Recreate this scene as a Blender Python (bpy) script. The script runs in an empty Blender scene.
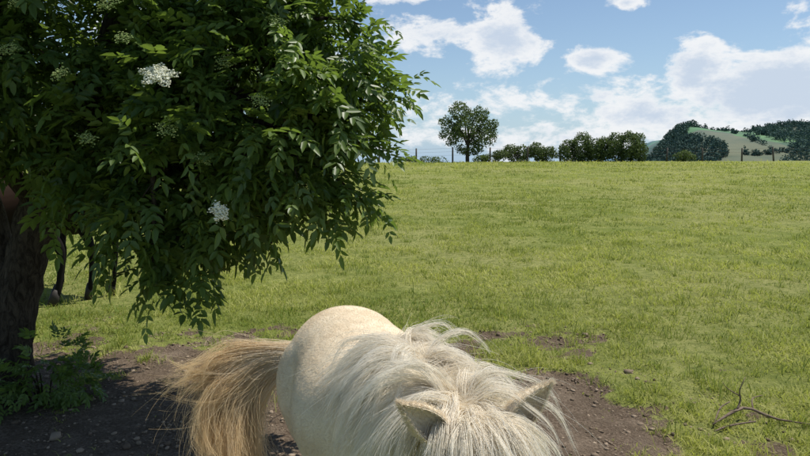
import bpy, math, random
import numpy as np
from mathutils import Vector, Matrix, noise as mnoise
rng=np.random.default_rng(7); random.seed(7)
scene=bpy.context.scene
scene.view_settings.view_transform='Standard'; scene.view_settings.look='None'; scene.view_settings.exposure=0

# ---------------------------------------------------------------- helpers
def obj_from(name,verts,faces,mat=None,smooth=False,attrs=None,parent=None):
    me=bpy.data.meshes.new(name)
    verts=np.asarray(verts,dtype=np.float32)
    if not isinstance(faces,list): faces=[faces]
    faces=[np.asarray(f,dtype=np.int32) for f in faces if len(f)]
    me.vertices.add(len(verts)); me.vertices.foreach_set('co',verts.ravel())
    li=np.concatenate([f.ravel() for f in faces])
    tot=np.concatenate([np.full(len(f),f.shape[1],dtype=np.int32) for f in faces])
    st=np.concatenate([[0],np.cumsum(tot)[:-1]]).astype(np.int32)
    me.loops.add(len(li)); me.loops.foreach_set('vertex_index',li)
    me.polygons.add(len(tot)); me.polygons.foreach_set('loop_start',st)
    me.update(calc_edges=True)
    if smooth: me.polygons.foreach_set('use_smooth',np.ones(len(tot),dtype=bool))
    if attrs:
        for k,v in attrs.items():
            a=me.attributes.new(k,'FLOAT','POINT'); a.data.foreach_set('value',np.asarray(v,dtype=np.float32))
    me.validate()
    ob=bpy.data.objects.new(name,me); scene.collection.objects.link(ob)
    if mat: me.materials.append(mat)
    if parent: ob.parent=parent
    return ob
def empty(name,loc=(0,0,0),rz=0):
    e=bpy.data.objects.new(name,None); e.location=loc; e.rotation_euler=(0,0,rz); scene.collection.objects.link(e); return e
class MB:
    def __init__(s): s.v=[];s.q=[];s.t=[];s.n=0;s.a=[]
    def add(s,v,q=None,t=None,a=0.5):
        v=np.asarray(v,float).reshape(-1,3)
        s.v.append(v)
        if q is not None and len(q): s.q.append(np.asarray(q,dtype=np.int32)+s.n)
        if t is not None and len(t): s.t.append(np.asarray(t,dtype=np.int32)+s.n)
        s.a.append(np.broadcast_to(np.asarray(a,float),(len(v),)))
        s.n+=len(v)
    def obj(s,name,mat,smooth=False,parent=None):
        f=[]
        if s.q: f.append(np.concatenate(s.q))
        if s.t: f.append(np.concatenate(s.t))
        return obj_from(name,np.concatenate(s.v),f,mat,smooth,{'tint':np.concatenate(s.a)},parent)
def catmull(P,n):
    P=np.asarray(P,float); k=len(P)
    Q=np.vstack([2*P[0]-P[1],P,2*P[-1]-P[-2]])
    t=np.linspace(0,k-1-1e-9,n); i=t.astype(int); u=(t-i)[:,None]
    p0,p1,p2,p3=Q[i],Q[i+1],Q[i+2],Q[i+3]
    return .5*(2*p1+(p2-p0)*u+(2*p0-5*p1+4*p2-p3)*u**2+(3*p1-p0-3*p2+p3)*u**3)
def tube(mb,P,R,seg=8,n=None,rough=0,a=.5):
    P=np.asarray(P,float);R=np.asarray(R,float)
    if n:
        A=catmull(np.hstack([P,R[:,None]]),n); P=A[:,:3];R=A[:,3]
    k=len(P)
    T=np.gradient(P,axis=0); T/=np.linalg.norm(T,axis=1)[:,None]+1e-9
    up=np.array([0,0,1.]) if abs(T[:,2]).mean()<.8 else np.array([0,1.,0])
    S=np.cross(T,up);S/=np.linalg.norm(S,axis=1)[:,None]+1e-9
    U=np.cross(S,T)
    th=np.linspace(0,2*np.pi,seg,endpoint=False)
    rr=R[:,None]*(1+rough*rng.normal(size=(k,seg)))
    V=P[:,None]+rr[...,None]*(np.cos(th)[None,:,None]*S[:,None]+np.sin(th)[None,:,None]*U[:,None])
    V=V.reshape(-1,3)
    i=np.arange(k-1)[:,None]*seg; j=np.arange(seg)[None]; j2=(j+1)%seg
    q=np.stack([i+j,i+j2,i+seg+j2,i+seg+j],-1).reshape(-1,4)
    V=np.vstack([V,P[0],P[-1]]); c0=k*seg;c1=c0+1
    jj=np.arange(seg);jn=(jj+1)%seg
    t=np.vstack([np.stack([np.full(seg,c0),jn,jj],1),np.stack([np.full(seg,c1),(k-1)*seg+jj,(k-1)*seg+jn],1)])
    mb.add(V,q,t,a)
def hash2(ix,iy,s):
    h=(ix.astype(np.int64)*374761393+iy.astype(np.int64)*668265263+s*1442695041)&0xffffffff
    h=((h^(h>>13))*1274126177)&0xffffffff
    return ((h^(h>>16))&0xffff)/65535.
def vnoise(x,y,s=0):
    ix=np.floor(x);iy=np.floor(y);fx=x-ix;fy=y-iy;fx=fx*fx*(3-2*fx);fy=fy*fy*(3-2*fy)
    a=hash2(ix,iy,s);b=hash2(ix+1,iy,s);c=hash2(ix,iy+1,s);d=hash2(ix+1,iy+1,s)
    return (a*(1-fx)+b*fx)*(1-fy)+(c*(1-fx)+d*fx)*fy
def fbm(x,y,s=0,o=4):
    r=0;a=.5;t=0
    for i in range(o):
        r=r+a*vnoise(x*2**i,y*2**i,s+i*17);t+=a;a*=.5
    return r/t
def sstep(a,b,x):
    t=np.clip((x-a)/(b-a),0,1);return t*t*(3-2*t)
# node helpers
class NT:
    def __init__(s,nt): s.nt=nt;s.n=nt.nodes;s.l=nt.links
    def node(s,t,**k):
        n=s.n.new(t)
        for a,b in k.items(): setattr(n,a,b)
        return n
    def link(s,a,b): s.l.new(a,b)
    def m(s,op,a,b=None,c=None,clamp=False):
        n=s.n.new('ShaderNodeMath');n.operation=op;n.use_clamp=clamp
        for i,v in enumerate((a,b,c)):
            if v is None: continue
            if isinstance(v,(int,float)): n.inputs[i].default_value=v
            else: s.l.new(v,n.inputs[i])
        return n.outputs[0]
    def noise(s,vec,scale,detail=4,rough=.55,dist=0):
        n=s.n.new('ShaderNodeTexNoise');n.inputs['Scale'].default_value=scale;n.inputs['Detail'].default_value=detail
        n.inputs['Roughness'].default_value=rough;n.inputs['Distortion'].default_value=dist
        if vec is not None:s.l.new(vec,n.inputs['Vector'])
        return n.outputs['Fac']
    def mr(s,v,a,b,c=0.,d=1.,smooth=True):
        n=s.n.new('ShaderNodeMapRange');n.interpolation_type='SMOOTHSTEP' if smooth else 'LINEAR'
        s.l.new(v,n.inputs['Value'])
        for k,x in zip(('From Min','From Max','To Min','To Max'),(a,b,c,d)): n.inputs[k].default_value=x
        return n.outputs[0]
    def mix(s,f,a,b):
        n=s.n.new('ShaderNodeMix');n.data_type='RGBA'
        for sock,v in ((n.inputs[0],f),(n.inputs[6],a),(n.inputs[7],b)):
            if isinstance(v,(int,float)): sock.default_value=v
            elif isinstance(v,tuple): sock.default_value=(*v,1)
            else: s.l.new(v,sock)
        return n.outputs[2]
    def attr(s,name):
        n=s.n.new('ShaderNodeAttribute');n.attribute_name=name;return n.outputs['Fac']
def mat(name):
    m=bpy.data.materials.new(name);m.use_nodes=True;nt=m.node_tree;nt.nodes.clear()
    N=NT(nt);out=N.node('ShaderNodeOutputMaterial');return m,N,out
def principled(N,out,col,rough=.8,spec=.3,bump=None,bs=.5,bd=.01):
    p=N.node('ShaderNodeBsdfPrincipled')
    if isinstance(col,tuple): p.inputs['Base Color'].default_value=(*col,1)
    else: N.link(col,p.inputs['Base Color'])
    p.inputs['Roughness'].default_value=rough;p.inputs['Specular IOR Level'].default_value=spec
    if bump is not None:
        b=N.node('ShaderNodeBump');b.inputs['Strength'].default_value=bs;b.inputs['Distance'].default_value=bd
        N.link(bump,b.inputs['Height']);N.link(b.outputs[0],p.inputs['Normal'])
    if out: N.link(p.outputs[0],out.inputs[0])
    return p
def leafmat(name,dark,light,trans,tw=.35,rough=.45,spec=.35,haze=None):
    m,N,out=mat(name)
    t=N.attr('tint')
    col=N.mix(t,dark,light)
    p=principled(N,None,col,rough,spec)
    tr=N.node('ShaderNodeBsdfTranslucent')
    N.link(N.mix(t,tuple(.7*x for x in trans),trans),tr.inputs[0])
    mx=N.node('ShaderNodeMixShader');mx.inputs[0].default_value=tw
    N.link(p.outputs[0],mx.inputs[1]);N.link(tr.outputs[0],mx.inputs[2]);N.link(mx.outputs[0],out.inputs[0])
    return m

# ---------------------------------------------------------------- terrain
def height(x,y):
    z=(1.12+.004*np.clip(x,-60,80))*sstep(10,66,y)
    z=z+.05*(fbm(x*.25,y*.25,3)-.5)+ .25*(fbm(x*.05,y*.05,9)-.5)*sstep(15,40,y)
    z=z-36*sstep(72,380,y)
    far=sstep(200,500,y)
    z=z+far*6*(fbm(x*.003,y*.003,21)-.5)
    xx=x+.25*(950-y)
    ridge=sstep(300,400,xx)*(1+.30*(fbm(x*.011+5,y*.002,31)-.5))
    z=z+74*ridge*sstep(430,940,y)*(1-.5*sstep(1000,2400,y))
    return z
def dirt(x,y):
    e=np.sqrt(((x+.80)/2.2)**2+((y-4.0)/2.35)**2)
    e2=np.sqrt(((x+2.9)/1.9)**2+((y-4.2)/1.6)**2)
    e3=np.sqrt(((x-.75)/.78)**2+((y-4.2)/1.25)**2)
    e=np.minimum(np.minimum(e,e2),e3)
    n=fbm(x*1.3,y*1.3,5,5)-.5
    n2=fbm(x*4,y*4,55,3)-.5
    return np.clip(1-sstep(.52,1.30,e+n*1.4+n2*1.4),0,1)
def axis(n,c,R,k):
    t=np.linspace(-1,1,n);return c+R*np.sinh(k*t)/math.sinh(k)
xs=axis(560,0,4500,8.);ys=axis(560,4.5,4500,8.)
X,Y=np.meshgrid(xs,ys);Z=height(X,Y);Dm=dirt(X,Y)
Z=Z-.035*Dm*(Y<20)+ .03*Dm*(fbm(X*3,Y*3,88,3)-.5)
nx=len(xs);ny=len(ys)
i=np.arange(ny-1)[:,None]*nx;j=np.arange(nx-1)[None]
q=np.stack([i+j,i+j+1,i+nx+j+1,i+nx+j],-1).reshape(-1,4)
m,N,out=mat('ground_mat')
geo=N.node('ShaderNodeNewGeometry');pos=geo.outputs['Position']
d=N.attr('dirt')
nb=N.noise(pos,9,6,.65);n2=N.noise(pos,1.1,5,.6);n3=N.noise(pos,.13,5,.6);n4=N.noise(pos,60,4,.7)
g=N.mix(N.mr(n2,.35,.65),(.18,.22,.04),(.30,.32,.09))
g=N.mix(N.mr(n3,.4,.62,0,.6),g,(.37,.35,.14))
g=N.mix(N.mr(nb,.42,.62,0,.55),g,(.11,.145,.03))
dc=N.mix(N.mr(n4,.35,.65),(.10,.070,.046),(.25,.19,.135))
dc=N.mix(N.mr(nb,.4,.65,0,.8),dc,(.135,.10,.068))
dc=N.mix(N.mr(n2,.50,.64,0,.6),dc,(.32,.25,.18))
df=N.mr(N.m('ADD',d,N.m('MULTIPLY',N.m('SUBTRACT',nb,.5),1.7)),.38,.62)
near=N.mix(df,g,dc)
sp=N.node('ShaderNodeSeparateXYZ');N.link(pos,sp.inputs[0])
vor=N.node('ShaderNodeTexVoronoi');vor.inputs['Scale'].default_value=.0085;N.link(pos,vor.inputs['Vector'])
sv=N.node('ShaderNodeSeparateColor');N.link(vor.outputs['Color'],sv.inputs[0])
f1=N.mix(N.mr(sv.outputs[0],.3,.6),(.075,.125,.04),(.16,.155,.065))
f1=N.mix(N.mr(sv.outputs[1],.5,.65,0,.85),f1,(.12,.24,.05))
f1=N.mix(N.mr(N.noise(pos,.02,5),.4,.65,0,.6),f1,(.07,.10,.04))
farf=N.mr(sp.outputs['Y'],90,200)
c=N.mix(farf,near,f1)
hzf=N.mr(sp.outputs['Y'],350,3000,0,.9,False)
c=N.mix(hzf,c,(.18,.32,.50))  # aerial haze painted into the ground colour, bluer with distance
bh=N.m('ADD',N.m('MULTIPLY',nb,1.),N.m('MULTIPLY',n4,.45))
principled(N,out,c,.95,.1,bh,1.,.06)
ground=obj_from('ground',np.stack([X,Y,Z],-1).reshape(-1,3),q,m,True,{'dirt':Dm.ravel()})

# ---------------------------------------------------------------- grass blades
def gheight(x,y): return height(x,y)-.035*dirt(x,y)*(y<20)
def blademesh(x,y,h,w,tint,lean):
    n=len(x);z=gheight(x,y)-.005
    th=rng.uniform(0,2*np.pi,n);tx=np.cos(th);ty=np.sin(th)
    ph=rng.uniform(0,2*np.pi,n);lx=np.cos(ph)*lean*h;ly=np.sin(ph)*lean*h
    B=np.stack([x,y,z],-1);S=np.stack([tx,ty,0*tx],-1)*w[:,None]/2
    M=B+np.stack([lx*.35,ly*.35,h*.6],-1);T=B+np.stack([lx,ly,h*.85],-1)
    V=np.stack([B-S,B+S,M-S*.8,M+S*.8,T],1)
    return V.reshape(-1,3),np.repeat(np.clip(tint,0,1),5)
def blades(n,dmin,dmax,hscale):
    d=np.exp(rng.uniform(np.log(dmin),np.log(dmax),n))
    a=rng.uniform(-.74,.74,n)
    x=d*np.sin(a);y=d*np.cos(a)
    dm=dirt(x,y)
    patch=fbm(x*1.2,y*1.2,71,3); big=fbm(x*.3,y*.3,73,4); fine=fbm(x*5,y*5,79,2)
    keep=(rng.random(n)>dm*1.02+.6*(fine-.5)*(dm>.02))&(rng.random(n)<-.30+2.0*patch*(.5+fine))
    x,y,d,dm,patch,big,fine=[v[keep] for v in (x,y,d,dm,patch,big,fine)]
    n=len(x)
    h=hscale*rng.lognormal(0,.40,n)*(.15+1.6*patch)*(.3+1.3*fine)*(.5+.5*(1-dm))*(1+.012*d)
    h*=1+1.5*sstep(35,60,y)*rng.random(n)
    w=(.0026+.00080*d)*rng.uniform(.6,1.3,n)
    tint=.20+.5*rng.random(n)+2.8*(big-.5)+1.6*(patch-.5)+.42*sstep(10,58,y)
    return blademesh(x,y,h,w,tint,rng.uniform(.25,1.7,n))
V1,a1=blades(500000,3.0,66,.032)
nt_=2600;td=np.exp(rng.uniform(np.log(3.4),np.log(62),nt_));ta=rng.uniform(-.72,.72,nt_);tx_=td*np.sin(ta);ty_=td*np.cos(ta)
ok=dirt(tx_,ty_)<.75;tx_,ty_,td=tx_[ok],ty_[ok],td[ok];nt_=len(tx_);m_=26
sz=rng.lognormal(0,.35,nt_)
rad=np.repeat((.02+.004*td)*sz,m_)
X2=np.repeat(tx_,m_)+rng.normal(0,1,nt_*m_)*rad;Y2=np.repeat(ty_,m_)+rng.normal(0,1,nt_*m_)*rad;D2=np.repeat(td,m_)
V2,a2=blademesh(X2,Y2,.055*np.repeat(sz,m_)*rng.lognormal(0,.3,nt_*m_)*(1+.02*D2),(.003+.0006*D2)*rng.uniform(.6,1.2,nt_*m_),np.repeat(rng.choice([0.,.1,.9],nt_,p=[.4,.3,.3]),m_)+.25*rng.random(nt_*m_),rng.uniform(.2,1.1,nt_*m_))
V=np.vstack([V1,V2]);a=np.concatenate([a1,a2]);b=np.arange(len(V)//5)[:,None]*5
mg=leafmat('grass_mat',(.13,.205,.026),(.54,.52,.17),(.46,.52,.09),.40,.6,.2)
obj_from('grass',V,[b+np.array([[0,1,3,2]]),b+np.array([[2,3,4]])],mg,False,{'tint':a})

# soil clods + litter
mb=MB()
ico=np.array([[0,0,1],[.89,0,.45],[.28,.85,.45],[-.72,.53,.45],[-.72,-.53,.45],[.28,-.85,.45],[.72,.53,-.45],[-.28,.85,-.45],[-.89,0,-.45],[-.28,-.85,-.45],[.72,-.53,-.45],[0,0,-1]])
icf=np.array([[0,1,2],[0,2,3],[0,3,4],[0,4,5],[0,5,1],[1,6,2],[2,7,3],[3,8,4],[4,9,5],[5,10,1],[2,6,7],[3,7,8],[4,8,9],[5,9,10],[1,10,6],[11,7,6],[11,8,7],[11,9,8],[11,10,9],[11,6,10]])
NC=15000
cx=rng.uniform(-4.2,2.3,NC);cy=rng.uniform(2.9,7,NC);cz=gheight(cx,cy);cdm=dirt(cx,cy)
for k in range(NC):
    if cdm[k]<.25: continue
    s=rng.lognormal(-5.15,.55)
    v=ico*s*rng.uniform(.6,1.3,(12,1))*np.array([1,1,.6])
    mb.add(v+np.array([cx[k],cy[k],cz[k]+s*.2]),None,icf,rng.random())
m,N,out=mat('soil_clod_mat');principled(N,out,N.mix(N.attr('tint'),(.12,.088,.06),(.36,.28,.20)),.95,.1)
mb.obj('soil_clods',m)

# ---------------------------------------------------------------- leaves
def leaflets(mb,P,D,Nn,L,W,tint,fold=.18,curl=.15):
    D=D/np.linalg.norm(D,axis=1)[:,None];S=np.cross(D,Nn);S/=np.linalg.norm(S,axis=1)[:,None]+1e-9
    U=np.cross(S,D);L=L[:,None];W=W[:,None]
    def p(t,s): return P+D*L*t+S*W*s+U*(abs(s)*W*fold*2-L*curl*t*t)
    V=np.stack([p(0,0),p(.3,.5),p(.68,.4),p(1,0),p(.68,-.4),p(.3,-.5)],1)
    b=np.arange(len(P))[:,None]*6
    q=np.concatenate([b+np.array([[0,1,2,3]]),b+np.array([[0,3,4,5]])])
    mb.add(V.reshape(-1,3),q,None,np.repeat(tint,6))
def rand_unit(n):
    v=rng.normal(size=(n,3));return v/np.linalg.norm(v,axis=1)[:,None]
def compound(mb,P,A,L,lw,tint,pairs=3):
    """pinnate leaves: base P, axis A"""
    n=len(P);A=A/np.linalg.norm(A,axis=1)[:,None]
    up=np.array([0,0,1.])+.55*rand_unit(n)
    S=np.cross(A,up);S/=np.linalg.norm(S,axis=1)[:,None]+1e-9;U=np.cross(S,A)
    down=np.array([0,0,-1.])
    ts=[.32,.62,.9][:pairs]
    for t in ts:
        for s in (-1,1):
            base=P+A*(L*t)[:,None]+down*(L*.22*t*t)[:,None]
            dr=A*.62+S*s*.78+down*.16+.2*rand_unit(n)
            leaflets(mb,base,dr,U+.35*rand_unit(n),lw*rng.uniform(.75,1.15,n),lw*.42*rng.uniform(.8,1.15,n),np.clip(tint+rng.normal(0,.1,n),0,1))
    base=P+A*L[:,None]+down*(L*.24)[:,None]
    leaflets(mb,base,A+down*.4+.15*rand_unit(n),U+.3*rand_unit(n),lw*rng.uniform(1,1.3,n),lw*.46*np.ones(n),tint)
def lobe_points(lobes,n,inner=.62,thr=-.28,ns=2.6):
    C=np.array([l[0] for l in lobes],float);R=np.array([l[1] for l in lobes],float)
    w=(R.prod(1))**(2/3.);w/=w.sum()
    out=[];dirs=[]
    while sum(len(o) for o in out)<n:
        k=rng.choice(len(lobes),n,p=w);u=rand_unit(n);r=rng.uniform(inner**3,1,n)**(1/3.)
        p=C[k]+u*R[k]*r[:,None]
        q=(p[:,None]-C[None])/R[None];dd=np.sqrt((q**2).sum(-1))
        dd[np.arange(n),k]=9
        ok=(dd.min(1)>inner*.9)
        nn=np.array([mnoise.noise(Vector(pp*ns)) for pp in p])
        ok&=(nn>thr)
        out.append(p[ok]);o=u/R[k];dirs.append((o/np.linalg.norm(o,axis=1)[:,None])[ok])
    return np.concatenate(out)[:n],np.concatenate(dirs)[:n]

m,N,out=mat('bark_mat')
geo=N.node('ShaderNodeNewGeometry');mp=N.node('ShaderNodeMapping');mp.inputs['Scale'].default_value=(1,1,.35);N.link(geo.outputs['Position'],mp.inputs[0])
bn=N.noise(mp.outputs[0],26,7,.75,1.2)
principled(N,out,N.mix(N.mr(bn,.35,.65),(.03,.023,.018),(.12,.098,.075)),.95,.1,bn,1,.03)
bark=m
elder_leaf=leafmat('elder_leaf_mat',(.040,.080,.020),(.17,.25,.055),(.27,.41,.055),.35,.42,.4)
elder=empty('elder_tree',(-2.6,4.6,0))
off=np.array([2.6,-4.6,0.])  # child coordinates are relative to the trunk foot
lobes=[((-2.2,4.7,2.75),(1.5,1.3,1.05)),((-.98,4.35,2.12),(.82,.8,.5)),((-.70,4.1,1.70),(.42,.55,.33)),
 ((-1.32,3.95,1.55),(.38,.55,.45)),((-1.30,3.9,1.10),(.17,.24,.24)),((-2.55,4.2,2.1),(.85,.8,.5)),((-.82,4.05,1.27),(.15,.22,.15)),
 ((-1.15,4.45,2.75),(.60,.8,.62)),((-3.7,4.7,2.4),(1,1,.8)),((-1.75,4.15,1.75),(.45,.55,.33)),((-2.2,4.9,2.05),(.9,.8,.45))]
mb=MB()
T,Dd=lobe_points(lobes,1560,.62,-.14,2.9)
# outer sprays: arching shoots that break the outline
spr=[]
for (a_,b_,n_) in [((-.9,4.3,2.0),(-.02,4.15,1.97),22),((-.9,4.2,2.1),(-.12,4.2,2.18),16),((-.8,4.2,1.8),(-.14,4.1,1.62),16),((-.7,4.1,1.6),(-.22,4.1,1.32),14),((-.7,4.1,1.5),(-.42,4.0,1.22),10),
   ((-.9,4.3,2.4),(-.25,4.2,2.42),16),((-1.4,3.9,1.3),(-1.42,3.8,.86),10),((-1.2,3.9,1.3),(-1.18,3.8,.96),10),((-1.6,3.9,1.4),(-1.66,3.8,1.05),10),((-.9,4.0,1.4),(-.78,3.95,1.06),8),((-1.0,4.4,2.7),(-.42,4.3,2.72),12),((-2.0,4.1,1.6),(-2.05,3.9,1.25),8)]:
    a_=np.array(a_);b_=np.array(b_)
    for s in np.linspace(.25,1,n_): spr.append((a_+(b_-a_)*s+rng.normal(0,.045,3)*(1.3-s)+np.array([0,0,.06*math.sin(s*3)]),(b_-a_)))
T=np.vstack([T,[s[0] for s in spr]]);dn=np.array([s[1]/np.linalg.norm(s[1]) for s in spr]);Dd=np.vstack([Dd,dn])
nl=9
P=[];A=[]
ns_=len(T)-len(spr)
for k in range(len(T)):
    ax=Dd[k]*.8+rand_unit(1)[0]*.5+np.array([0,0,-.15]);ax/=np.linalg.norm(ax)
    tw=rng.uniform(.12,.30)*(1.5 if rng.random()<.12 else 1)
    m2=nl if k<ns_ else 4
    if k>=ns_: tw*=.5
    for s in range(m2):
        u=(s+.5)/m2;P.append(T[k]+ax*tw*(u-.5)*1.3+rng.normal(0,.02,3));b=ax*(.25+.8*u)+rand_unit(1)[0]*.9+np.array([0,0,-.05]);A.append(b)
cnt=np.array([nl]*ns_+[4]*len(spr))
P=np.array(P);A=np.array(A)
clr=rng.random(len(T));clr[ns_:]=.5+.5*clr[ns_:]  # spray leaves tinted lighter: sunlit look painted into their colour
clt=np.repeat(clr,cnt)
tint=np.clip(-.02+.6*clt+.35*rng.random(len(P)),0,1)
compound(mb,P+off,A,rng.uniform(.10,.18,len(P)),rng.uniform(.048,.086,len(P)),tint)
mb.obj('leaves',elder_leaf,False,elder)
mb=MB()
def br(pts,rad,n=18,seg=10,r=.05): tube(mb,np.array(pts)+off,rad,seg,n,r)
br([(-2.76,4.6,-.05),(-2.73,4.6,.12),(-2.67,4.6,.5),(-2.57,4.6,.95),(-2.43,4.58,1.4),(-2.15,4.55,1.9),(-1.9,4.5,2.6),(-1.7,4.5,3.2)],[.22,.165,.14,.13,.125,.10,.07,.03],40,16,.06)
br([(-2.66,4.62,.45),(-2.85,4.75,.95),(-3.1,4.85,1.6),(-3.4,4.9,2.3),(-3.6,4.9,2.9)],[.10,.10,.085,.07,.03],24,12)
br([(-2.5,4.58,1.15),(-2.1,4.45,1.62),(-1.6,4.3,1.85),(-.9,4.3,2.0),(-.45,4.2,2.03),(-.06,4.15,1.96)],[.09,.075,.05,.03,.012,.004],30,10)
br([(-2.4,4.55,1.4),(-2.2,4.25,1.9),(-1.7,3.95,2.0),(-1.45,3.85,1.6),(-1.42,3.8,.9)],[.07,.05,.03,.02,.006],24)
br([(-1.6,4.3,1.8),(-1.2,4.1,1.8),(-.95,4.05,1.6),(-.78,3.95,1.1)],[.03,.02,.014,.005])
br([(-1.2,4.2,1.9),(-.8,4.2,1.8),(-.45,4.15,1.75),(-.15,4.1,1.64)],[.02,.015,.009,.004])
br([(-1.0,4.15,1.75),(-.7,4.1,1.62),(-.45,4.1,1.5),(-.24,4.1,1.33)],[.02,.015,.009,.004])
br([(-2.15,4.55,1.9),(-1.6,4.45,2.5),(-1.1,4.4,2.9),(-.8,4.4,3.2)],[.08,.06,.035,.015])
br([(-1.5,4.4,2.4),(-.9,4.3,2.42),(-.5,4.25,2.48),(-.27,4.2,2.43)],[.03,.02,.01,.004])
br([(-2.5,4.55,1.3),(-2.7,4.2,1.8),(-2.8,3.9,2.1),(-2.7,3.7,2.4)],[.06,.045,.03,.015])
Cn=np.array([l[0] for l in lobes],float)
for k in range(0,ns_,2):
    c=Cn[np.argmin(((Cn-T[k])**2).sum(1))];s=T[k]+(c-T[k])*.55+rng.normal(0,.03,3)
    tube(mb,np.array([s,(s+T[k])/2+np.array([0,0,.03]),T[k]])+off,[.009,.006,.003],4)
mb.obj('trunk_and_limbs',bark,True,elder)
def umbel(mb,c,nrm,r,n,fs,cup=.15):
    nrm=np.array(nrm,float);nrm/=np.linalg.norm(nrm);s=np.cross(nrm,[0.3,.1,1.]);s/=np.linalg.norm(s);u=np.cross(nrm,s)
    k=np.arange(n);rr=r*np.sqrt((k+.5)/n)*rng.uniform(.8,1.1,n);th=k*2.39996
    cl=.8+.2*np.cos(5*th)
    rr=rr*cl
    for a_,b_ in zip(rr,th):
        p=np.array(c)+s*a_*np.cos(b_)+u*a_*np.sin(b_)*.85-nrm*cup*a_*a_/r+nrm*rng.normal(0,.008)
        mb.add(p+off+ico*fs*rng.uniform(.6,1.2)*np.array([1,1,.7]),None,icf,rng.random())
mw,N,out=mat('elderflower_mat');principled(N,out,N.mix(N.attr('tint'),(.66,.66,.48),(.88,.88,.78)),.8,.2)
mgf,N,out=mat('elder_bud_mat');principled(N,out,N.mix(N.attr('tint'),(.16,.24,.07),(.40,.46,.19)),.8,.2)
mb=MB()
umbel(mb,(-1.23,3.36,2.02),(.15,-.75,.75),.105,700,.0058)
umbel(mb,(-.93,3.40,1.33),(.85,-.45,.35),.07,320,.0055)
mb.obj('flower_heads',mw,False,elder)
mb=MB()
for (x,y,z) in [(-.95,3.6,2.12),(-1.2,3.40,1.75),(-2.15,3.35,1.65),(-1.95,3.4,2.4),(-1.6,3.40,1.70),(-1.5,3.4,2.38),(-2.1,3.4,1.9),(-.7,3.7,2.35),(-1.05,3.5,1.6),(-1.72,3.35,2.02),(-1.15,3.6,2.5),(-2.0,3.4,2.15),(-.75,3.5,1.9),(-1.4,3.35,2.2)]:
    umbel(mb,(x,y,z),(rng.normal(0,.3),-.8,.7),rng.uniform(.05,.09),150,.0045)
mb.obj('flower_buds',mgf,False,elder)

# shrub at foot of tree
sh=empty('elder_shrub',(-2.4,4.5,0));so=np.array([2.4,-4.5,0])
mb=MB();L2=[((-2.36,4.45,.22),(.22,.22,.22)),((-2.75,4.3,.12),(.3,.25,.15)),((-2.2,4.5,.12),(.18,.2,.12))]
P,Dd=lobe_points(L2,380,.3)
compound(mb,P+so,Dd+.4*rand_unit(len(P)),rng.uniform(.05,.09,len(P)),rng.uniform(.03,.05,len(P)),np.clip(.3+.5*rng.random(len(P)),0,1))
mb.obj('leaves',elder_leaf,False,sh)
mb=MB()
for k in range(14): 
    e=P[rng.integers(len(P))]+so;tube(mb,[np.array([e[0]*.3,e[1]*.3,-.02]),e*.6,e],[.006,.005,.003],5)
mb.obj('stems',bark,True,sh)

# ---------------------------------------------------------------- generic background trees
def far_tree(name,foot,lobes,n,ls,lm,trunk=None,inner=.45):
    e=empty(name,foot);o=-np.array(foot,float);mb=MB()
    P,Dd=lobe_points(lobes,n,inner,-.16,1.1)
    k=len(P)
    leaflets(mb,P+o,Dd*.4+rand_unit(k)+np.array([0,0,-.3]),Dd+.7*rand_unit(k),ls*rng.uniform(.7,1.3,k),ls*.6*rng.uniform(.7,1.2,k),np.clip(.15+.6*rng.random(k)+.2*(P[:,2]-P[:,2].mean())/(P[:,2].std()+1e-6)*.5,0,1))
    mb.obj('leaves',lm,False,e)
    mb=MB()
    C=[np.array(l[0])+o for l in lobes]
    if trunk is None: trunk=.12
    top=np.mean(C,0)
    tube(mb,[(0,0,-.2),(0.02,0,top[2]*.3),tuple(top*.6),tuple(top)],[trunk*1.3,trunk,trunk*.8,trunk*.3],8,12,.05)
    for c in C: tube(mb,[top*np.array([.3,.3,.45]),(top*.5+c*.5),c],[trunk*.5,trunk*.35,trunk*.12],6,8)
    mb.obj('trunk_and_limbs',bark,True,e)
    return e
hz=lambda x,y: float(height(np.array([float(x)]),np.array([float(y)]))[0])
distleaf=leafmat('hawthorn_leaf_mat',(.050,.085,.030),(.15,.20,.065),(.16,.23,.05),.28,.6,.2)
x,y=6.0,65.;z=hz(x,y)
far_tree('hawthorn_tree',(x,y,z),[((x,y,z+3.4),(1.9,2.0,1.6)),((x-1.4,y,z+2.7),(1.35,1.6,1.1)),((x+1.6,y,z+2.6),(1.3,1.6,1.1)),((x-.8,y,z+5.0),(1.0,1.3,.9)),((x+.2,y,z+1.4),(1.4,1.3,.7)),((x+1.1,y,z+4.7),(1.0,1.1,.9)),((x-2.1,y,z+3.9),(.7,.9,.6)),((x+2.4,y,z+3.7),(.6,.8,.6))],6000,.20,distleaf,.16)
def bush(name,px,y,w,h,n,seed=0):
    x=px;z=hz(x,y);ls=[]
    k=max(3,int(w/1.1))
    for i in range(k):
        f=(i+.5)/k-.5;hh=h*(1-.35*(2*f)**2)*random.uniform(.75,1.1)
        ls.append(((x+f*w,y+random.uniform(-.5,.5),z+hh*.45),(w/k*.85,1.0,hh*.55)))
    far_tree(name,(x,y,z),ls,n,.18,distleaf,.08,.3)
bush('hawthorn_bush',17.3,66.,3.9,3.0,6000)
bush('hawthorn_bush',21.2,66.,4.5,4.0,8000)
bush('hedge_bush',12.0,68.,6.0,2.0,5500)
bush('hedge_bush',8.4,68.,2.6,1.0,900)
bush('hedge_bush',27.2,66.,1.6,1.2,900)
bush('hedge_bush',1.5,70.,5,.8,1000)
x,y=-3.4,19.5;z=hz(x,y)
far_tree('field_tree',(x,y,z),[((x,y,z+3.4),(2.0,1.8,1.2)),((x+.9,y,z+3.),(1.2,1.2,.9)),((x-1.3,y,z+3.),(1.4,1.3,.9))],3800,.17,distleaf,.14)

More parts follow.
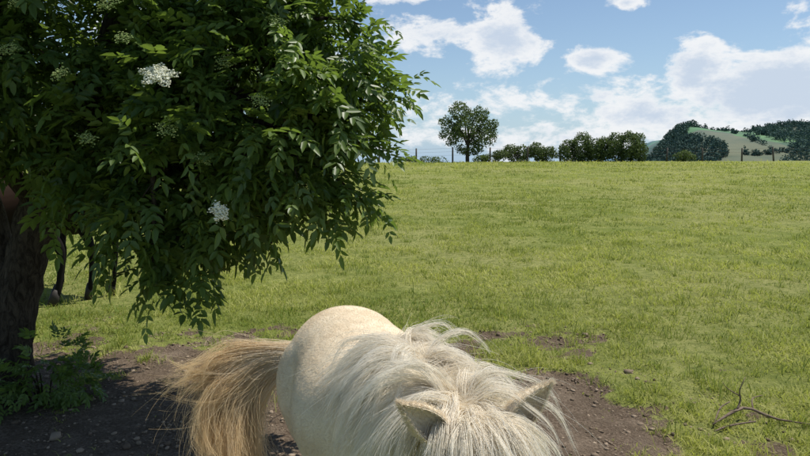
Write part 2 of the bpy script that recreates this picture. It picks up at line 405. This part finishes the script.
# distant woods on the hill
mb=MB()
def wood(x,y,h,w,n,con=False):
    z=hz(x,y);u=rand_unit(n);r=rng.uniform(.4,1,n)**.4
    P=np.array([x,y,z+h*.5])+u*r[:,None]*np.array([w/2,w/2,h*.5])
    if con: P[:,:2]=np.array([x,y])+(P[:,:2]-np.array([x,y]))*(1.35-1.1*(P[:,2:3]-z)/h)
    leaflets(mb,P,rand_unit(n),u+.5*rand_unit(n),rng.uniform(1.4,2.5,n),rng.uniform(1.0,1.8,n),np.clip(.2+.5*rng.random(n),0,1))
for k in range(1000):
    y=rng.uniform(560,965);x=(.345+rng.random()*(.10+.03*math.sin(y*.02)))*y; wood(x,y,rng.uniform(5,11),rng.uniform(6,9),44,rng.random()<.5)
for k in range(260):
    y=rng.uniform(850,965);x=rng.uniform(.50,.62)*y
    if math.sin(x*.05)+math.sin(y*.03+x*.02)>.1: wood(x,y,rng.uniform(4,9),rng.uniform(6,9),42)
for k in range(760):
    y=rng.uniform(600,965);x=rng.uniform(.545+.03*math.sin(y*.02),.8)*y; wood(x,y,rng.uniform(5,11),rng.uniform(6,9),40)
for (x0,y0,x1,y1,nn) in [(420,820,540,850,60),(400,960,520,960,70),(395,740,420,900,24),(350,700,500,730,70)]:
    for k in range(nn):
        t_=rng.random();wood(x0+(x1-x0)*t_+rng.normal(0,2),y0+(y1-y0)*t_+rng.normal(0,3),rng.uniform(2,6)*(1.5 if rng.random()<.15 else 1),rng.uniform(3,6),30)
fm=leafmat('distant_wood_mat',(.055,.105,.105),(.12,.18,.14),(.08,.12,.06),.1,.9,.05)  # bluish leaf colours have the distance haze painted in
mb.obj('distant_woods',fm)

# ---------------------------------------------------------------- fence on the crest
mb=MB();tops=[]
for k in range(34):
    x=-42+k*3.6+rng.normal(0,.25);y=67.+.6*math.sin(k*.4);z=hz(x,y);h=rng.uniform(1.25,1.6)
    lx=rng.normal(0,.06)
    tube(mb,[(x,y,z-.1),(x+lx*.5,y,z+h*.5),(x+lx,y,z+h)],[.09,.085,.075],7,a=rng.random());tops.append((x+lx,y,z+h))
for lev in (.12,.45,.8):
    pts=[(a_[0],a_[1]-.08,a_[2]-lev) for a_ in tops];tube(mb,pts,[.006]*len(pts),4,a=.2)
m,N,out=mat('weathered_wood_mat');gg=N.node('ShaderNodeNewGeometry')
principled(N,out,N.mix(N.noise(gg.outputs['Position'],9,4),(.06,.05,.04),(.17,.15,.13)),.9,.1)
mb.obj('fence',m)

# ---------------------------------------------------------------- dead branch
mb=MB()
bx,by=2.04,4.15
def tw(p,r): tube(mb,[(bx+a_*.92,by+b_,c_*.92+gz) for a_,b_,c_ in p],r,6,10,.08,a=rng.random())
gz=hz(bx,by)
tw([(-.22,-.12,.02),(-.05,-.02,.05),(.08,.02,.07),(.22,-.05,.03),(.42,-.12,.02)],[.005,.009,.010,.007,.003])
tw([(.0,.0,.06),(.04,.03,.12),(.03,.02,.19),(.08,.04,.27)],[.007,.006,.004,.002])
tw([(-.2,-.1,.02),(-.1,.02,.07),(-.02,.05,.10)],[.004,.005,.003])
tw([(.05,.02,.07),(-.06,-.1,.1),(-.14,-.16,.13)],[.006,.004,.002])
tw([(.03,.02,.15),(-.05,.03,.2),(-.08,.03,.24)],[.004,.003,.0015])
tw([(.12,.02,.06),(.16,.1,.10),(.25,.14,.11)],[.005,.004,.002])
tw([(-.25,-.2,.01),(-.12,-.14,.02),(.06,-.12,.04)],[.004,.006,.004])
m,N,out=mat('dead_wood_mat');gg=N.node('ShaderNodeNewGeometry')
principled(N,out,N.mix(N.noise(gg.outputs['Position'],40,4),(.07,.05,.04),(.30,.23,.17)),.9,.1)
mb.obj('fallen_branch',m,True)

# ---------------------------------------------------------------- equine body
ST=np.array([ # x, zc, halfwidth, halfheight
(-.635,.74,.03,.05),(-.60,.73,.13,.14),(-.54,.715,.21,.205),(-.43,.70,.275,.25),(-.27,.685,.272,.262),(-.08,.64,.325,.29),(.10,.635,.335,.29),
(.26,.65,.28,.28),(.40,.665,.215,.255),(.52,.685,.155,.215),(.64,.71,.12,.175),(.76,.74,.10,.14),(.87,.765,.085,.11),(.92,.775,.05,.075)])
STI=catmull(ST,90)
HX,HZ=.87,.80   # poll
HEAD=np.array([(-.04,.03,.05,.06),(0,0,.085,.09),(.055,-.065,.10,.115),(.11,-.14,.088,.10),(.16,-.215,.065,.078),(.195,-.27,.056,.062),(.225,-.315,.06,.058),(.245,-.35,.048,.045),(.255,-.365,.02,.02)])+np.array([HX,HZ,0,0])
def loft(mb,S,vertical=True,seg=32,dirv=None):
    k=len(S);th=np.linspace(0,2*np.pi,seg,endpoint=False)
    if dirv is None: ux,uz=0.,1.
    else:
        dx,dz=dirv;L=math.hypot(dx,dz);ux,uz=-dz/L,dx/L
    c,s=np.cos(th),np.sin(th)
    V=np.zeros((k,seg,3))
    V[...,0]=S[:,0:1]+S[:,3:4]*s*ux
    V[...,1]=S[:,2:3]*c
    V[...,2]=S[:,1:2]+S[:,3:4]*s*uz
    i=np.arange(k-1)[:,None]*seg; j=np.arange(seg)[None]; j2=(j+1)%seg
    q=np.stack([i+j,i+j2,i+seg+j2,i+seg+j],-1).reshape(-1,4)
    P0=V[0].mean(0);P1=V[-1].mean(0);V=np.vstack([V.reshape(-1,3),P0,P1]);c0=k*seg
    jj=np.arange(seg);jn=(jj+1)%seg
    t=np.vstack([np.stack([np.full(seg,c0),jn,jj],1),np.stack([np.full(seg,c0+1),(k-1)*seg+jj,(k-1)*seg+jn],1)])
    mb.add(V,q,t)
def ear(mb,base,tip,w,face):
    base=np.array(base);tip=np.array(tip);ax=tip-base;L=np.linalg.norm(ax);ax/=L
    f=np.array(face,float);f-=ax*f.dot(ax);f/=np.linalg.norm(f);s=np.cross(ax,f)
    k=12;t=np.linspace(0,1,k);prof=w*np.array([.62,.8,.93,1,1,.95,.86,.74,.6,.44,.26,.04]);V=[]
    for wall in (0,.008):
        for i in range(k):
            r=max(prof[i]/2-wall*.5,.001)
            for a_ in np.linspace(-2.1,2.1,13): V.append(base+ax*L*t[i]+s*r*math.sin(a_)-f*(r*math.cos(a_)*.8-wall)+f*.018*t[i]**2)
    n=k*13;q=[]
    for i in range(k-1):
        for j in range(12):
            a_=i*13+j;q.append([a_,a_+1,a_+14,a_+13]);b_=a_+n;q.append([b_,b_+13,b_+14,b_+1])
        for j in (0,12):
            a_=i*13+j;q.append([a_,a_+13,a_+13+n,a_+n])
    mb.add(V,q)
def equine(name,loc,rz,coat,horse=False):
    e=empty(name,loc,rz);mb=MB();g=.74 if horse else 1.
    loft(mb,STI);loft(mb,catmull(HEAD,40),dirv=(.52,-.85))
    for s in (-1,1):
        tube(mb,[(.36,s*.13,.66),(.37,s*.15,.50),(.35,s*.14,.38),(.36,s*.135,.27),(.355,s*.13,.14),(.36,s*.13,.085),(.38,s*.13,.05)],[.12,.095,.062*g,.044*g,.031*g,.036*g,.036*g],16,30)
        tube(mb,[(-.42,s*.13,.74),(-.40,s*.17,.60),(-.36,s*.17,.48),(-.45,s*.155,.37),(-.51,s*.145,.29),(-.50,s*.14,.15),(-.49,s*.14,.085),(-.47,s*.14,.05)],[.15,.15,.115*g,.068*g,.045*g,.034*g,.038*g,.037*g],16,34)
        tube(mb,[(-.36,s*.15,.84),(-.41,s*.185,.72),(-.40,s*.195,.60),(-.36,s*.19,.50)],[.06,.115,.125,.09*g],16,16)
        tube(mb,[(.36,s*.10,.80),(.38,s*.15,.68),(.38,s*.16,.56)],[.06,.09,.08],14,12)
        tube(mb,[(HX+.02,s*.055,HZ-.10),(HX+.06,s*.062,HZ-.13),(HX+.09,s*.055,HZ-.15)],[.055,.06,.05],12,8)
        tube(mb,[(HX+.085,s*.07,HZ-.025),(HX+.105,s*.075,HZ-.05),(HX+.115,s*.07,HZ-.075)],[.018,.026,.018],10,6)
    tube(mb,[(-.56,0,.80),(-.64,-.02,.77),(-.69,-.09,.72),(-.70,-.16,.67)],[.05,.042,.035,.02],12,12)
    def zm(V):
        if not horse: return V
        V=V.copy();z=V[:,2];V[:,2]=np.where(z<.38,z*1.95,.741+(z-.38)*1.22);V[:,0]*=1.4;V[:,1]*=1.0
        return V
    V=zm(np.concatenate(mb.v))
    ob=obj_from('body',V,[np.concatenate(mb.q),np.concatenate(mb.t)],coat,True,None,e)
    r=ob.modifiers.new('r','REMESH');r.mode='VOXEL';r.voxel_size=.013;r.use_smooth_shade=True
    sm=ob.modifiers.new('s','SMOOTH');sm.factor=.6;sm.iterations=6
    mh=MB()
    for x_,s in ((.385,.13),(.385,-.13),(-.465,.14),(-.465,-.14)):
        tube(mh,[(x_-.012,s,.085),(x_,s,.05),(x_+.012,s,0.001)],[.036*g,.046*g,.056*g],16)
    mh.v=[zm(v) for v in mh.v]
    mh.obj('hooves',hoofm,True,e)
    me=MB()
    for s in (-1,1):
        tube(me,[(HX+.095,s*.082,HZ-.072),(HX+.10,s*.093,HZ-.05),(HX+.105,s*.086,HZ-.03)],[.010,.018,.010],10,7)
        tube(me,[(HX+.232,s*.046,HZ-.315),(HX+.242,s*.05,HZ-.325),(HX+.247,s*.046,HZ-.34)],[.006,.011,.006],8,5)
    me.v=[zm(v) for v in me.v];me.obj('eyes_and_nostrils',eyem,True,e)
    if horse:
        mq=MB()
        for s in (-1,1): ear(mq,(HX-.02,s*.06,HZ+.07),(HX,s*.09,HZ+.20),.06,(1,0,0))
        mq.v=[zm(v) for v in mq.v];mq.obj('ears',coat,True,e)
    return e,ob
hoofm,N,out=mat('hoof_mat');principled(N,out,(.045,.038,.033),.6,.3)
eyem,N,out=mat('eye_mat');principled(N,out,(.012,.009,.008),.15,.6)
coat,N,out=mat('cream_coat_mat')
gg=N.node('ShaderNodeTexCoord');pn=N.noise(gg.outputs['Object'],7,5);pf=N.noise(gg.outputs['Object'],140,3)
principled(N,out,N.mix(N.mr(pn,.35,.7),(.80,.69,.51),(.66,.53,.36)),.75,.2,pf,.35,.004)
bay,N,out=mat('bay_coat_mat');gg=N.node('ShaderNodeTexCoord')
s3=N.node('ShaderNodeSeparateXYZ');N.link(gg.outputs['Object'],s3.inputs[0])
principled(N,out,N.mix(N.mr(s3.outputs['Z'],.85,1.2),(.012,.010,.009),(.028,.015,.009)),.7,.1)

PC=np.array([-.12,2.7,0]);ang=math.atan2(-.933,.36)
pony,body=equine('pony',tuple(PC+np.array([0,0,-.03])),ang,coat)
F=np.array([.36,-.933,0]);Lf=np.array([.933,.36,0])
def tol(p):
    p=np.asarray(p,float)-PC;return np.stack([p@F,p@Lf,p[...,2]],-1)
def hair(name,P,R,mt,parent):
    n,k,_=P.shape
    c=bpy.data.hair_curves.new(name);c.add_curves([k]*n)
    c.attributes['position'].data.foreach_set('vector',P.astype(np.float32).ravel())
    a_=c.attributes.get('radius') or c.attributes.new('radius','FLOAT','POINT')
    a_.data.foreach_set('value',R.astype(np.float32).ravel())
    ob=bpy.data.objects.new(name,c);scene.collection.objects.link(ob);c.materials.append(mt);ob.parent=parent;return ob
def hairmat(name,root,tip,dark,amt=.5,patchy=False):
    m,N,out=mat(name);hi=N.node('ShaderNodeHairInfo')
    c=N.mix(hi.outputs['Intercept'],root,tip)
    c=N.mix(N.m('MULTIPLY',N.mr(hi.outputs['Random'],.3,1.,0,1,False),amt),c,dark)
    if patchy:
        gp=N.node('ShaderNodeTexCoord');pq=N.noise(gp.outputs['Object'],5.5,5,.6,.5)
        c=N.mix(N.mr(pq,.50,.72,0,.55),c,(.60,.47,.32))
    p=principled(N,None,c,.5,.25)
    tr=N.node('ShaderNodeBsdfTranslucent');N.link(c,tr.inputs[0])
    mx=N.node('ShaderNodeMixShader');mx.inputs[0].default_value=.3
    N.link(p.outputs[0],mx.inputs[1]);N.link(tr.outputs[0],mx.inputs[2]);N.link(mx.outputs[0],out.inputs[0]);return m
mane_m=hairmat('mane_hair_mat',(.90,.83,.68),(.95,.92,.83),(.74,.62,.45),.5)
tail_m=hairmat('tail_hair_mat',(.93,.87,.73),(.84,.64,.35),(.58,.39,.17),.6)
fur_m=hairmat('coat_hair_mat',(.80,.70,.53),(.86,.77,.61),(.70,.58,.41),.35,True)
# ears
mb=MB()
ear(mb,(.885,-.10,.875),(.885,-.235,.985),.088,(.85,-.25,.25))
ear(mb,(.885,.10,.87),(.885,.225,.985),.088,(.85,.25,.25))
eo=mb.obj('ears',coat,True,pony)
ev=np.concatenate(mb.v);ei=rng.choice(len(ev),9000);ep=ev[ei]+rng.normal(0,.003,(9000,3))
sd_=np.sign(ep[:,1:2]);ed=np.hstack([rng.normal(.1,.3,(9000,1)),sd_*.75+rng.normal(0,.25,(9000,1)),rng.normal(.6,.25,(9000,1))]);ed/=np.linalg.norm(ed,axis=1)[:,None]
el_=rng.uniform(.006,.016,(9000,1))
hair('ear_hair',np.stack([ep,ep+ed*el_*.5,ep+ed*el_],1),np.array([[.0004,.0003,.0001]])*np.ones((9000,1)),fur_m,pony)
def collide(P):
    x=P[...,0];zc=np.interp(x,STI[:,0],STI[:,1]);hw=np.interp(x,STI[:,0],STI[:,2]);hh=np.interp(x,STI[:,0],STI[:,3])
    y=P[...,1]/hw;z=(P[...,2]-zc)/hh;r=np.sqrt(y*y+z*z)+1e-6
    mk=(r<1.06)&(x<.91)&(x>-.6)
    f=np.where(mk,1.06/r,1.)
    P[...,1]*=f;P[...,2]=zc+(P[...,2]-zc)*f
    h=np.clip(((x-HX)*.52+(P[...,2]-HZ)*-.85)/ (1.0),0,.42)
    cx=HX+h*.52;cz=HZ-h*.85;rad=np.interp(h,[0,.1,.2,.3,.42],[.10,.12,.10,.075,.06])
    dx=x-cx;dz=P[...,2]-cz;r=np.sqrt(dx*dx+P[...,1]**2+dz*dz)+1e-6
    f=np.where(r<rad,rad/r,1.);P[...,0]=cx+dx*f;P[...,1]*=f;P[...,2]=cz+dz*f
    return P
def grow(root,d0,length,k,grav,wave=.25,steps=1):
    n=len(root);P=np.zeros((n,k,3));P[:,0]=root;d=d0/np.linalg.norm(d0,axis=1)[:,None];sl=(length/(k-1))[:,None]
    w=rand_unit(n)*wave;ph=rng.uniform(0,6.28,n)
    for i in range(1,k):
        d=d+np.array([0,0,-1.])*grav+w*np.sin(ph+i*.9)[:,None]*.5
        d/=np.linalg.norm(d,axis=1)[:,None]
        p=P[:,i-1]+d*sl;p=collide(p.copy());d=.6*d+.4*(p-P[:,i-1])/(sl);P[:,i]=p
    return P
def children(G,m,spread,conv=.5,fly=.03):
    n,k,_=G.shape;t=np.linspace(0,1,k)[None,:,None]
    O=rng.normal(size=(n*m,1,3))*spread
    C=np.repeat(G,m,0)+O*(1-conv*t)
    T=rng.normal(size=(n*m,1,3))*fly*(rng.random((n*m,1,1))<.2)
    C=C+T*t**2
    cut=rng.uniform(.6,1.,(n*m,1,1))
    idx=np.linspace(0,1,k)[None,:]*cut[:,:,0]*(k-1);i0=np.clip(idx.astype(int),0,k-2);u=(idx-i0)[...,None]
    r=np.arange(n*m)[:,None];return C[r,i0]*(1-u)+C[r,i0+1]*u
def crest(x): return np.interp(x,STI[:,0],STI[:,1]+STI[:,3])
ng=540;xr=rng.uniform(.24,.82,ng);side=np.where(rng.random(ng)<.60,-1.,1.)
root=np.stack([xr,rng.normal(0,.014,ng),crest(xr)+.0],-1)
lat=.55+.35*np.sin(xr*23)+rng.normal(0,.22,ng)
d0=np.stack([.35*np.sin(xr*31+side)+rng.normal(-.12,.28,ng),side*np.clip(lat,.2,1.2),rng.uniform(.15,.8,ng)],-1)
G=grow(root,d0,rng.uniform(.28,.46,ng)*np.interp(xr,[.24,.4,.9],[.6,1,1]),16,.20,.38)
C=children(G,38,.009,.6,.05)
R=np.linspace(1,.3,16)[None]*rng.uniform(.00045,.00085,(len(C),1))
hair('mane',C,R,mane_m,pony)
# forelock
ng=240;root=np.stack([rng.uniform(.80,.92,ng),rng.normal(0,.03,ng),np.full(ng,.90)],-1);root=collide(root)
d0=np.stack([rng.uniform(.5,1.,ng),rng.normal(0,.42,ng),rng.uniform(.1,.6,ng)],-1)
G=grow(root,d0,rng.uniform(.22,.38,ng),16,.20,.34)
C=children(G,38,.0085,.6,.04)
R=np.linspace(1,.3,16)[None]*rng.uniform(.00045,.00085,(len(C),1))
hair('forelock',C,R,mane_m,pony)
# tail
ng=160;k=18;t=np.linspace(0,1,k)[None,:,None]
w0=np.array([-.42,3.25,.69]);rt=w0+rng.normal(0,.02,(ng,3))+np.array([-.14,-.01,-.03])*rng.random((ng,1))
f=rng.random(ng)**1.3
ends=np.stack([np.interp(f,[0,.3,1],[-.88,-.80,-.58]),3.06+rng.normal(0,.05,ng),np.interp(f,[0,.3,1],[.30,.14,.04])],-1)+rng.normal(0,.04,(ng,3))
c1=np.stack([np.full(ng,-.74),np.full(ng,3.28),np.interp(f,[0,1],[.76,.62])],-1)+rng.normal(0,.03,(ng,3))
c2=np.stack([np.interp(f,[0,.3,1],[-1.13,-1.04,-.82]),np.full(ng,3.15),np.interp(f,[0,.3,1],[.58,.46,.32])],-1)+rng.normal(0,.04,(ng,3))
wi=rng.random(ng)<.22; ends[wi]=np.array([-1.04,3.12,.56])+rng.normal(0,.07,(wi.sum(),3)); c2[wi]+=np.array([.10,0,.18])
G=(1-t)**3*rt[:,None]+3*(1-t)**2*t*c1[:,None]+3*(1-t)*t*t*c2[:,None]+t**3*ends[:,None]
G=G+np.sin(t*10+rng.uniform(0,6,(ng,1,1)))*rng.normal(0,.018,(ng,1,3))*t
C=children(tol(G),46,.011,.45,.10)
R=np.linspace(1,.3,k)[None]*rng.uniform(.0005,.0009,(len(C),1))
hair('tail',C,R,tail_m,pony)
# short coat
dg=bpy.context.evaluated_depsgraph_get();me=bpy.data.meshes.new_from_object(body.evaluated_get(dg))
nv=len(me.vertices);co=np.zeros(nv*3,np.float32);me.vertices.foreach_get('co',co);co=co.reshape(-1,3)
no=np.zeros(nv*3,np.float32);me.vertices.foreach_get('normal',no);no=no.reshape(-1,3)
sel=np.where(co[:,2]>.35)[0];pick=rng.choice(sel,130000)
p=co[pick]+rng.normal(0,.006,(len(pick),3));nn=no[pick]
p-=nn*(((p-co[pick])*nn).sum(1)[:,None]);fl=np.array([-1.,0,-.45])+.3*rng.normal(size=(len(p),3));fl-=nn*(fl*nn).sum(1)[:,None];fl/=np.linalg.norm(fl,axis=1)[:,None]+1e-6
ln=rng.uniform(.005,.011,(len(p),1))
P=np.stack([p-nn*.001,p+nn*ln*.2+fl*ln*.5,p+nn*ln*.26+fl*ln],1)
hair('coat_hair',P,np.array([[.0004,.0003,.0001]])*np.ones((len(p),1)),fur_m,pony)
bpy.data.meshes.remove(me)

# horses sheltering behind the elder
h1,_=equine('horse',(-4.04,8.2,0),math.atan2(.6,-.8),bay,True)
h2,_=equine('horse',(-4.46,7.20,0),math.atan2(-.41,-.91),bay,True)

# ---------------------------------------------------------------- sky
W=bpy.data.worlds.new('World');scene.world=W;W.use_nodes=True;W.node_tree.nodes.clear();N=NT(W.node_tree)
SUN_EL=math.radians(64);SUN_AZ=math.atan2(.80,.38)
sky=N.node('ShaderNodeTexSky',sky_type='NISHITA');sky.sun_disc=False;sky.sun_elevation=SUN_EL;sky.sun_rotation=SUN_AZ
sky.air_density=1.0;sky.dust_density=.3;sky.ozone_density=2.2
tc=N.node('ShaderNodeTexCoord');sp=N.node('ShaderNodeSeparateXYZ');N.link(tc.outputs['Generated'],sp.inputs[0])
az=N.m('ARCTAN2',sp.outputs[0],sp.outputs[1]);el=sp.outputs[2]
cb=N.node('ShaderNodeCombineXYZ');N.link(az,cb.inputs[0]);N.link(N.m('MULTIPLY',el,1.7),cb.inputs[1]);cv=cb.outputs[0]
n1=N.noise(cv,11,9,.62,.4);n2=N.noise(cv,34,7,.65)
def cloud(a0,e0,ra,re,s=1.):
    u=N.m('MULTIPLY',N.m('SUBTRACT',az,a0),1/ra);v=N.m('MULTIPLY',N.m('SUBTRACT',el,e0),1/re)
    dd=N.m('SQRT',N.m('ADD',N.m('MULTIPLY',u,u),N.m('MULTIPLY',v,v)))
    return N.m('MULTIPLY',N.m('SUBTRACT',1.25,dd),s)
# azimuth (rad, clockwise from +Y), sin(elevation), half sizes
bl=[cloud(.052,.181,.119,.030),cloud(.147,.173,.077,.056,1.2),cloud(.271,.140,.053,.022,1.2),cloud(.317,.214,.033,.012,1),cloud(0,.231,.068,.013,1),cloud(.406,.117,.056,.050,1.4),
    cloud(.502,.086,.148,.066,1.6),cloud(.349,.060,.141,.047,1.1),cloud(.103,.078,.134,.038,.8),cloud(.281,.086,.080,.028,.85),cloud(.037,.030,.134,.032,.7),cloud(.226,.029,.178,.036,.85),
    cloud(.530,.192,.059,.018,.7),cloud(-.226,.142,.193,.089,.8),cloud(.680,.113,.208,.104,1)]
mx=bl[0]
for b in bl[1:]: mx=N.m('MAXIMUM',mx,b)
gen=N.m('MULTIPLY',N.m('SUBTRACT',N.noise(cv,3.1,3),.60),4.)
away=N.mr(N.m('ABSOLUTE',az),.75,1.1)
mx=N.m('MAXIMUM',mx,N.m('SUBTRACT',N.m('ADD',gen,away),1.0))
dens=N.m('ADD',mx,N.m('ADD',N.m('MULTIPLY',N.m('SUBTRACT',n1,.5),3.2),N.m('MULTIPLY',N.m('SUBTRACT',n2,.5),1.5)))
fac=N.mr(dens,.28,.90)
shade=N.mr(N.m('ADD',dens,N.m('MULTIPLY',N.m('SUBTRACT',n1,.5),-2.2)),.70,1.5)
ccol=N.mix(shade,(.96,.97,.985),(.62,.71,.84))
haze=N.m('POWER',N.m('SUBTRACT',1.,N.m('ABSOLUTE',el),clamp=True),9.)
bs=N.node('ShaderNodeBackground');bs.inputs[1].default_value=.108;N.link(sky.outputs[0],bs.inputs[0])
bh=N.node('ShaderNodeBackground');bh.inputs[0].default_value=(.40,.65,.94,1);bh.inputs[1].default_value=.86
mh=N.node('ShaderNodeMixShader');N.link(N.m('MULTIPLY',haze,.75),mh.inputs[0]);N.link(bs.outputs[0],mh.inputs[1]);N.link(bh.outputs[0],mh.inputs[2])
bc=N.node('ShaderNodeBackground');N.link(ccol,bc.inputs[0]);bc.inputs[1].default_value=.96
ms=N.node('ShaderNodeMixShader');N.link(N.m('MULTIPLY',fac,.92),ms.inputs[0]);N.link(mh.outputs[0],ms.inputs[1]);N.link(bc.outputs[0],ms.inputs[2])
wo=N.node('ShaderNodeOutputWorld');N.link(ms.outputs[0],wo.inputs[0])
# sun
sd=bpy.data.lights.new('sun','SUN');sd.energy=5.0;sd.angle=math.radians(.5);sd.color=(1,.95,.87)
so_=bpy.data.objects.new('sun',sd);scene.collection.objects.link(so_)
dv=Vector((math.sin(SUN_AZ)*math.cos(SUN_EL),math.cos(SUN_AZ)*math.cos(SUN_EL),math.sin(SUN_EL)))
so_.rotation_euler=dv.to_track_quat('Z','Y').to_euler();so_.location=(10,10,20)
# camera
cd=bpy.data.cameras.new('camera');cam=bpy.data.objects.new('camera',cd);scene.collection.objects.link(cam)
cam.location=(0,0,1.6);cam.rotation_euler=(math.radians(90),0,0);cd.lens=30;cd.sensor_width=36;cd.shift_y=-70/810.;cd.clip_end=20000;cd.clip_start=.05
scene.camera=cam
